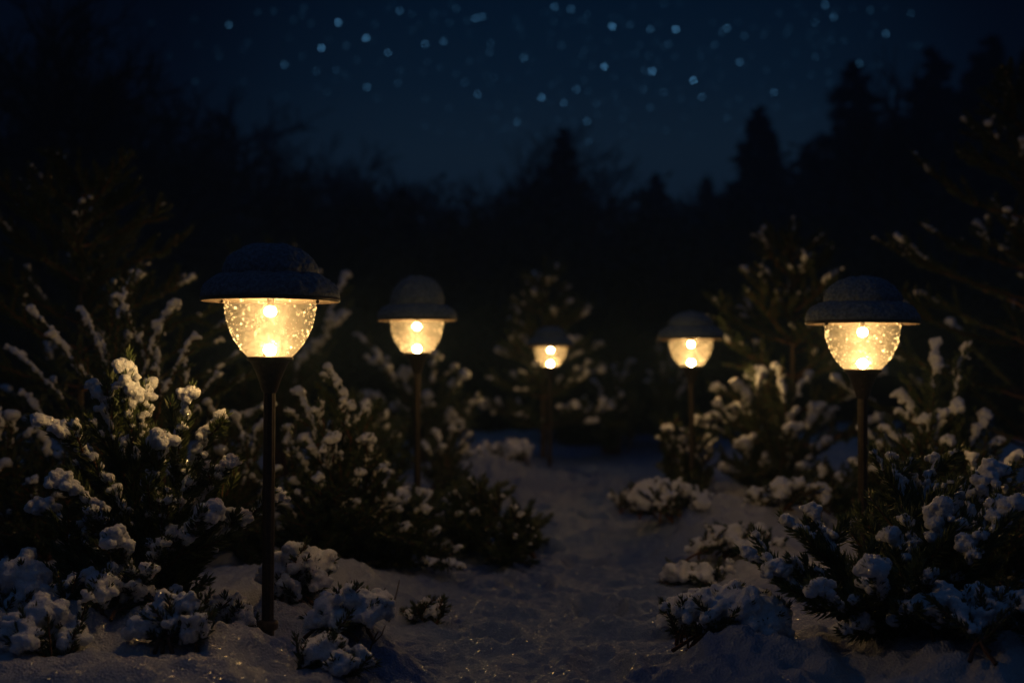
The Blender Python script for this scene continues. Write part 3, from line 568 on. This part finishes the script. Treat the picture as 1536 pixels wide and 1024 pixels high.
FILL = [("dark shrub with bluish snow at the left edge, behind the large fir shrub", 40, 800, 2.85, [(-20, 600, 24, 0), (20, 620, 22, 0), (60, 640, 22, .05), (10, 690, 24, -.05), (90, 680, 20, 0), (50, 720, 22, -.1), (-10, 770, 22, -.1), (100, 740, 18, -.05), (140, 700, 18, 0)], 161),
 ("dark shrub hidden behind the nearest lamp's pole and the large fir shrub", 345, 790, 3.2, [(310, 600, 18, 0), (350, 620, 18, 0), (390, 640, 18, .05), (330, 670, 20, -.05), (375, 690, 18, 0), (420, 700, 16, 0), (300, 650, 16, .1), (400, 740, 18, -.1), (440, 790, 16, -.2)], 163),
 ("shrub at the right edge, low and bluish, behind the right foreground fir shrub", 1490, 850, 2.62, [(1460, 680, 22, 0), (1500, 700, 22, 0), (1530, 680, 24, 0), (1440, 730, 20, 0), (1550, 740, 24, -.05), (1480, 760, 20, -.05), (1420, 760, 18, 0)], 165),
 ("dark shrub between the right-hand large lamp's pole and the bush of the round-capped lamp", 1330, 790, 3.4, [(1290, 640, 18, 0), (1330, 660, 20, 0), (1360, 690, 18, 0), (1310, 700, 20, -.05), (1275, 690, 16, 0), (1345, 730, 18, -.1), (1300, 750, 16, -.1)], 167),
 ("dark snowy bush closing the left side behind the low shrubs of the peaked-cap lamp", 545, 720, 4.3, [(510, 610, 16, 0), (545, 600, 16, 0), (580, 620, 16, 0), (600, 650, 15, 0), (530, 650, 15, -.05), (565, 670, 15, -.05), (490, 640, 14, 0)], 169),
 ("dim snowy bush in the gap right of the farthest lamp", 925, 665, 7.4, [(890, 570, 12, 0), (920, 550, 12, 0), (950, 540, 12, 0), (905, 600, 13, 0), (935, 590, 12, -.1), (880, 610, 12, 0)], 171),
 ("dim bluish bush far behind the round-capped lamp's left", 1000, 650, 7.8, [(985, 520, 12, 0), (1015, 500, 12, 0), (1040, 530, 12, 0), (1000, 560, 13, 0), (1030, 580, 12, 0), (970, 570, 12, 0)], 173)]
for lab_, px_, py_, Y_, tp_, sd_ in FILL:
    shrub("evergreen_shrub", lab_, P(px_, py_, Y_), PX(tp_, Y_), sd_, vox=0.0042 if Y_ < 4 else 0.009, nl=0.018 if Y_ < 4 else 0.034, nw=0.0034 if Y_ < 4 else 0.007, dens=800 if Y_ < 4 else 320, fill=4, group="snowy evergreen shrubs along the path")

# low ground plants buried in snow
def ground_plant(label, px, py, Y, w_, h_, n, seed, snow, vox=0.0032):
    b_ = P(px, py, Y); rng = np.random.default_rng(seed)
    tips = []
    for k in range(n):
        a = rng.uniform(0, 6.28); q = math.sqrt(rng.random()); z = gh(b_[0], b_[1]) + h_ * (1 - 0.65 * q * q) * rng.uniform(0.7, 1.1)
        tips.append((np.array([b_[0] + w_ * q * math.cos(a), b_[1] + 0.7 * w_ * q * math.sin(a), z]), snow * rng.uniform(0.65, 1.2)))
    return shrub("ground_plant", label, b_, tips, seed, vox=vox, nl=0.015, nw=0.0025, dens=1000, twig=0.4, ridge=0.6, stem_r=0.003, cat="ground plant", group="low plants buried in snow", spread=w_ * 0.45, fill=0)
ground_plant("low plant under a snow hummock just right of the nearest lamp's foot", 535, 965, 1.93, 0.06, 0.05, 9, 71, 0.028)
ground_plant("snow-loaded sprig of ground plant behind the nearest lamp's foot", 455, 868, 2.25, 0.07, 0.075, 10, 73, 0.028)
ground_plant("snowy clump at the extreme left bottom of the view", 25, 960, 2.02, 0.06, 0.075, 10, 75, 0.027)
ground_plant("half-buried dark plant under the left fir shrub's lowest branches", 150, 965, 1.95, 0.09, 0.05, 12, 77, 0.02)
ground_plant("low snow-heaped plant on the path's right edge, before the right foreground fir shrub", 1085, 945, 2.0, 0.10, 0.06, 18, 79, 0.027)
ground_plant("snowy low plant in the bottom right corner", 1470, 1005, 1.85, 0.12, 0.05, 16, 81, 0.024)
ground_plant("snow-covered cushion plant before the round-capped lamp's foot", 1010, 800, 3.45, 0.13, 0.08, 14, 83, 0.026, 0.0048)
ground_plant("dark low plant at the path's right side, left of the round-capped lamp", 950, 760, 4.3, 0.10, 0.08, 10, 85, 0.022, 0.0055)
ground_plant("snowy tussock left of the farthest lamp's foot", 745, 690, 5.7, 0.16, 0.07, 14, 87, 0.03, 0.007)
ground_plant("dark plant half sunk in snow left of the path, behind two bare twigs", 645, 895, 2.42, 0.04, 0.035, 6, 89, 0.011)
ground_plant("snow-topped low plant nearest the camera, right of the nearest lamp's foot", 500, 1000, 1.84, 0.05, 0.04, 7, 92, 0.024)
ground_plant("snow-covered low plant between the left fir shrub and the bottom left corner", 60, 1005, 1.84, 0.07, 0.05, 10, 93, 0.024)
ground_plant("snow-covered low plant hugging the ground left of the nearest lamp's pole", 355, 925, 2.1, 0.06, 0.05, 10, 94, 0.02)
ground_plant("small snow-capped plant behind the bare twig at the path's right edge", 1060, 890, 2.3, 0.08, 0.06, 12, 95, 0.024)
ground_plant("snow-buried plant on the path's right bank, just behind the right foreground fir shrub", 1110, 825, 3.0, 0.11, 0.06, 11, 96, 0.022, 0.0042)
ground_plant("snow-buried plant on the right bank below the bush of the round-capped lamp", 1190, 800, 3.3, 0.12, 0.07, 11, 97, 0.022, 0.0042)
ground_plant("snow-buried plant hugging the path's right edge, nearer than the narrowest part", 1055, 850, 2.75, 0.09, 0.05, 9, 99, 0.021, 0.004)
ground_plant("snow-heaped plant on the bottom edge, left of the nearest lamp's foot", 275, 985, 1.83, 0.06, 0.045, 9, 91, 0.022)

# bare twigs sticking out of the snow
def twig(label, a, b_, Y, seed, r=0.0022, fork=True):
    rng = np.random.default_rng(seed); p0 = P(*a, Y); p0[2] = min(p0[2], gh(p0[0], p0[1])) - 0.01; p1 = P(*b_, Y); mb = MB()
    pts = bez(p0, (p0 + p1) / 2 + rng.normal(0, 0.006, 3), p1, 9); mb.tube(pts, np.linspace(r, r * 0.55, 9), 6)
    if fork:
        k = pts[5]; mb.tube([k, k + (p1 - p0) * 0.14 + np.array([0.010, 0.004, 0.004]), k + (p1 - p0) * 0.25 + np.array([0.013, 0.006, 0.010])], [r * 0.6, r * 0.5, r * 0.35], 5)
    tag(mb.build("bare_twig", M_TWIG, None, p0), label, "twig", "bare twigs poking through the snow")
twig("short knobbed bare twig leaning right, just beyond the hummock by the nearest lamp", (545, 915), (568, 884), 2.3, 1)
twig("thin straight bare twig right of the knobbed twig", (582, 912), (600, 868), 2.4, 2, 0.0017, False)
twig("dark bare twig leaning left beside the low plant at the path's right edge", (1030, 952), (1010, 914), 2.05, 3, 0.002, False)
twig("bare twig lying across the front of the snow hummock by the nearest lamp", (548, 965), (568, 945), 1.88, 4, 0.0016)
for k, (a, b_, lab) in enumerate([((262, 945), (345, 905), "reddish dead stem on the ground under the left fir shrub, reaching towards the lamp pole"), ((300, 940), (250, 880), "reddish dead stem rising steeply under the left fir shrub"), ((190, 945), (100, 900), "reddish dead stem leaning left under the left fir shrub")]):
    twig(lab, a, b_, 2.05, 20 + k, 0.003)

# ----------------------------------------------------------------- the dark wood behind
def leaf_faces(mb, c, d, s, rng, n, spread):
    p = c + rng.normal(0, 1, (n, 3)) * spread; a = unit(d + rng.normal(0, 0.5, (n, 3))); b_ = unit(np.cross(a, rng.normal(0, 1, (n, 3)))); L = s * rng.uniform(0.6, 1.3, (n, 1))
    v = np.stack([p, p + a * L * 0.5 + b_ * L * 0.2, p + a * L, p + a * L * 0.5 - b_ * L * 0.2], 1).reshape(-1, 3)
    mb.add(v, np.arange(n)[:, None] * 4 + np.arange(4)[None, :])
def forest_conifer(H, R, seed):
    rng = np.random.default_rng(seed); t = thing("spruce_tree", "", "tree", (0, 0, 0)); tr = MB(); tr.tube(np.stack([np.zeros(12), np.zeros(12), np.linspace(-0.2, H, 12)], -1), np.linspace(0.02, 0.003, 12) * H, 8)
    cr = MB(); nwh = 30
    for wv in range(nwh):
        q = (wv + rng.random()) / nwh; z = H * (0.06 + 0.93 * q); ln = R * (1 - q) ** 0.95 * rng.uniform(0.6, 1.15) + 0.015; nb = 8
        for k in range(nb):
            q = min(0.995, (wv + rng.uniform(-1.2, 1.6)) / nwh); q = max(q, 0); z = H * (0.06 + 0.93 * q); ln = R * (1 - q) ** 0.95 * rng.uniform(0.5, 1.15) + 0.015
            a = rng.uniform(0, 6.283); l = ln * rng.uniform(0.6, 1.15); e = np.array([math.cos(a) * l, math.sin(a) * l, z - 0.18 * l * (1 - 1.6 * q)]); o_ = np.array([0, 0, z])
            tr.tube([o_, o_ * 0.5 + e * 0.5 + np.array([0, 0, 0.04 * l]), e], [0.018, 0.012, 0.004], 4)
            for u in np.linspace(0.2, 1, 6):
                leaf_faces(cr, o_ + (e - o_) * u, unit(e - o_) + np.array([0, 0, -0.25]), 0.08 + 0.26 * (1 - q), rng, 11, 0.012 + 0.10 * l)
    tr.build("trunk", M_BARK, t); cr.build("crown", M_FOREST, t); return t
def forest_bare(H, R, seed, depth=5):
    rng = np.random.default_rng(seed); t = thing("bare_tree", "", "tree", (0, 0, 0)); tr = MB(); cr = MB()
    def grow(p, d, l, r, k):
        n = 5; pts = [p]; dd = d.copy()
        for _ in range(n): dd = unit(dd + rng.normal(0, 0.13, 3) + np.array([0, 0, 0.05])); pts.append(pts[-1] + dd * l / n)
        (tr if k < 2 else cr).tube(pts, np.maximum(np.linspace(r, r * 0.62, n + 1), 0.007), 6 if k < 2 else 4)
        if k >= depth: return
        m = 2 if k == 0 else 3
        for j in range(m + (rng.random() < 0.6)):
            i = rng.integers(2, n + 1); s = unit(np.cross(dd, rng.normal(0, 1, 3))); grow(pts[i], unit(dd * 0.8 + s * rng.uniform(0.45, 0.95) * R), l * rng.uniform(0.58, 0.82), r * 0.58, k + 1)
    grow(np.array([0, 0, -0.2]), np.array([0, 0, 1.0]), H * 0.36, 0.024 * H, 0)
    tr.build("trunk", M_BARK, t); cr.build("crown", M_BARK, t); return t
def thicket(H, R, seed):
    rng = np.random.default_rng(seed); t = thing("thicket_bush", "", "bush", (0, 0, 0)); st, cr = MB(), MB()
    for k in range(46):
        a = rng.uniform(0, 6.283); q = math.sqrt(rng.random()); z = H * (1 - 0.5 * q ** 2) * rng.uniform(0.55, 1.05); e = np.array([R * q * math.cos(a), R * q * math.sin(a), z]); b_ = np.array([e[0] * 0.25, e[1] * 0.25, -0.05])
        pts = bez(b_, np.array([e[0] * 0.5, e[1] * 0.5, z * 0.6]), e, 6); st.tube(pts, np.linspace(0.014, 0.003, 6), 4)
        for i in range(1, 6): leaf_faces(cr, pts[i], np.array([0, 0, 0.5]), 0.075, rng, 60, 0.10 * H * 0.5 + 0.03)
    st.build("stems", M_BARK, t); cr.build("foliage", M_FOREST, t); return t
def put(proto, used, px, top, Y, hgt, wscale, rz, label, group):
    q = P(px, top, Y); z0 = float(gh(q[0], q[1])); s = (q[2] - z0) / hgt; sc = (s * wscale, s * wscale, s)
    if used: return copy_thing(proto, (q[0], q[1], z0), rz, sc, label, group)
    proto.location = (q[0], q[1], z0); proto.rotation_euler = (0, 0, rz); proto.scale = sc; proto['label'] = label; proto['group'] = group; return proto
rng0 = np.random.default_rng(7)
spr = [(forest_conifer(6.0, 1.9, 101), 6.05), (forest_conifer(6.0, 1.6, 102), 6.05)]
GT = "dark spruces on the skyline"; used = [0, 0]
for k, (px, top, Y, ws, lab) in enumerate([
        (845, 186, 26, 1.2, "solitary pointed spruce silhouette on the skyline above the farthest lamp"),
        (1140, 150, 27, 1.3, "pointed spruce silhouette on the skyline above the round-capped lamp"),
        (1283, 84, 25, 1.35, "tall spruce silhouette above the right-hand large lamp"),
        (1402, 62, 24, 1.5, "taller spruce silhouette standing next right of the one above the right-hand large lamp"),
        (1490, 45, 22, 1.6, "broad tall spruce silhouette near the right edge"),
        (1215, 205, 29, 1.2, "short broad spruce silhouette in the dip between two taller spruces at right"),
        (1060, 262, 30, 1.3, "low blunt spruce silhouette left of the pointed one at right of centre"),
        (1345, 150, 28, 1.2, "broad spruce silhouette filling the gap between the two tall spruces at right"),
        (985, 255, 31, 1.3, "low spruce silhouette right of the solitary pointed spruce"),
        (1560, 30, 20, 1.2, "spruce silhouette clipped by the right picture edge"),
        (170, 110, 25, 1.5, "spruce silhouette between the bare trees at far left")]):
    i = k % 2; put(spr[i][0], used[i], px, top, Y, spr[i][1], ws, rng0.uniform(0, 6), lab, GT); used[i] = 1
bar = [(forest_bare(6.0, 0.8, 111, 6), 5.6), (forest_bare(6.0, 1.0, 113, 6), 5.6)]
GB = "leafless trees round the clearing"; used = [0, 0]
for k, (px, top, Y, ws, lab) in enumerate([
        (95, -180, 13, 0.9, "tall leafless tree with steep limbs at upper left"),
        (195, -90, 15, 0.9, "leafless tree leaning over the dark at upper left, second from the edge"),
        (15, -140, 12, 1.0, "leafless tree cut by the left picture edge"),
        (520, 150, 27, 1.1, "bushy leafless treetop under the left end of the starry gap"),
        (645, 150, 28, 1.2, "bushy leafless treetop between the left gap and the solitary spruce"),
        (735, 188, 28, 1.0, "leafless treetop just left of the solitary pointed spruce"),
        (930, 225, 29, 1.2, "leafless treetop just right of the solitary pointed spruce"),
        (1030, 215, 29, 1.2, "leafless treetop between solitary spruce and the right-hand spruces"),
        (1500, -60, 15, 0.9, "leafless tree at the upper right edge"),
        (400, 95, 23, 1.3, "wide leafless treetop beside the starry gap's left side"),
        (270, 40, 20, 1.2, "leafless tree left of the starry gap, over the nearest lamp's left"),
        (330, 75, 22, 1.3, "dense leafless treetop over the nearest lamp's shade"),
        (460, 115, 26, 1.3, "leafless treetop stepping down into the starry gap from the left"),
        (585, 180, 30, 1.4, "low leafless treetop under the left stars"),
        (690, 140, 29, 1.4, "rounded leafless treetop above the peaked-cap lamp's right"),
        (775, 240, 31, 1.3, "lowest leafless treetop just left of the solitary spruce's foot"),
        (1085, 205, 28, 1.2, "leafless treetop left of the pointed spruce above the round-capped lamp"),
        (1200, 185, 27, 1.2, "leafless treetop in the dip right of the pointed spruce above the round-capped lamp"),
        (1345, 120, 24, 1.2, "leafless treetop between the two tall spruces at right"),
        (900, 245, 30, 1.3, "low leafless treetop at the right foot of the solitary spruce")]):
    i = k % 2; put(bar[i][0], used[i], px, top, Y, bar[i][1], ws, rng0.uniform(0, 6), lab, GB); used[i] = 1
thk = [(thicket(1.5, 1.0, 121), 1.5), (thicket(1.5, 1.15, 122), 1.5)]; used = [0, 0]; k = 0
for Y, top0, step, gr in ((9.0, 455, 165, "dark bushes of the nearer thicket row"), (12.0, 395, 150, "dark bushes of the middle thicket row"), (17.0, 330, 130, "dark bushes of the farther thicket row"), (23.0, 318, 105, "dark bushes at the foot of the skyline trees")):
    for px in np.arange(-120, 1700, step):
        i = k % 2; put(thk[i][0], used[i], px + rng0.uniform(-40, 40), top0 + rng0.uniform(-25, 35), Y + rng0.uniform(-0.9, 0.9), thk[i][1], rng0.uniform(0.9, 1.3), rng0.uniform(0, 6),
                       {9.0: "dark bush of the nearer thicket row beyond the snowy conifers", 12.0: "dark bush of the middle thicket row beyond the path's end", 17.0: "dark bush of the farther thicket row before the wood", 23.0: "dark bush at the foot of the skyline trees"}[Y], gr)
        used[i] = 1; k += 1

# ----------------------------------------------------------------- stars
STARS = [(341,35,.6),(506,31,.8),(548,55,.9),(481,70,.8),(518,67,.45),(581,77,.6),(425,95,.7),(473,105,.4),(503,104,.4),(550,129,.5),(637,64,.5),(664,60,.7),(598,14,.5),(712,25,.6),(723,23,.7),(736,63,.4),(734,77,.4),(599,103,.3),(596,123,.4),(716,140,.7),(673,161,.3),(451,83,.3),(408,14,.25),(454,9,.25),(451,20,.25),(465,33,.2),(370,62,.2),(684,10,.4),(674,32,.3),(650,17,.25),(704,90,.3),(684,109,.3),(697,122,.35),(740,115,.25),(748,157,.25),(743,177,.25),(638,147,.2),(566,146,.25),(490,137,.25),(534,89,.2),(562,34,.25),(617,43,.3),
 (832,7,.7),(857,11,.5),(774,27,.3),(781,39,.25),(919,37,1),(946,35,.4),(977,42,.5),(1015,42,.85),(1092,40,.6),(1084,46,.4),(1118,52,.4),(1240,5,.5),(1253,23,.6),(1225,32,.4),(1171,17,.25),(1308,13,.4),(1370,18,.4),(1332,49,.55),(1147,50,.25),(1182,48,.3),(786,85,.6),(842,66,.35),(877,73,.2),(960,66,.3),(974,82,.3),(1004,64,.35),(1074,65,.35),(1052,83,.3),(954,79,.25),(907,98,.95),(979,105,1),(968,104,.4),(1041,119,.9),(1111,91,.5),(1151,104,.3),(1225,84,.4),(1291,94,.5),(1320,96,.3),(1249,59,.3),(1218,111,.3),(1244,106,.2),(813,145,.9),(865,133,.5),(846,153,.5),(895,154,.35),(923,140,.3),(877,119,.25),(828,126,.25),(966,133,.4),(997,136,.4),(1022,147,.3),(1054,144,.6),(1162,137,.6),(976,160,.35),(1094,155,.3),(1110,147,.25),(776,182,.6),(881,181,.5),(883,211,.4),(807,205,.3),(1092,176,.4),(999,195,.3),(934,177,.25),(860,181,.2),(896,171,.2)]
rs = np.random.default_rng(77)
while len(STARS) < 285:
    q = (rs.normal(860, 300), rs.uniform(2, 250)); 
    if 180 < q[0] < 1440 and q[1] < 250 - abs(q[0] - 860) * 0.22 and min((q[0] - a) ** 2 + (q[1] - b_) ** 2 for a, b_, _ in STARS) > 60: STARS.append((q[0], q[1], rs.uniform(0.05, 0.32) if rs.random() < 0.3 else 0.05))
DS = 600.0; V, Fc = ico(2); R_S = 1.15 * DS / F
tiers = []
for lo, s, lab, gr in ((0.8, 6.0, "brightest pale blue stars in the night sky", "brightest stars"), (0.5, 2.2, "fairly bright blue star in the night sky", "fairly bright stars"), (0.33, 0.8, "dim blue star in the night sky", "dim stars"), (0.15, 0.36, "faint blue star in the night sky", "faint stars"), (0.0, 0.18, "faintest barely visible blue star in the night sky", "faintest stars")):
    mb = MB(); mb.add(V * R_S, Fc); o = mb.build("star", emit_mat("starlight", (0.15, 0.50, 0.95), s, 'NONE')); tiers.append([lo, o, lab.replace("stars", "star"), gr, False])
for px, py, m in STARS:
    t = next(t for t in tiers if m >= t[0]); o = t[1]
    if t[4]: o = o.copy(); COL.objects.link(o)
    t[4] = True; q = P(px, py, DS); o.location = tuple(q); tag(o, t[2], "star", t[3])

# ----------------------------------------------------------------- night air
hz = MB(); X_, Y0, Y1, Z0, Z1 = 125, -110, 125, -2.5, 14
hz.add([(-X_, Y0, Z0), (X_, Y0, Z0), (X_, Y1, Z0), (-X_, Y1, Z0), (-X_, Y0, Z1), (X_, Y0, Z1), (X_, Y1, Z1), (-X_, Y1, Z1)], [(0, 3, 2, 1), (4, 5, 6, 7), (0, 1, 5, 4), (1, 2, 6, 5), (2, 3, 7, 6), (3, 0, 4, 7)])
m_, t_, o_ = mat("night_haze"); pv = N(t_, "ShaderNodeVolumePrincipled"); pv.inputs["Color"].default_value = (0.42, 0.68, 1.0, 1); pv.inputs["Density"].default_value = 0.010; pv.inputs["Anisotropy"].default_value = 0.2
t_.links.new(pv.outputs[0], o_.inputs["Volume"])
ho = hz.build("haze", m_, None, smooth=False); ho['kind'] = 'stuff'
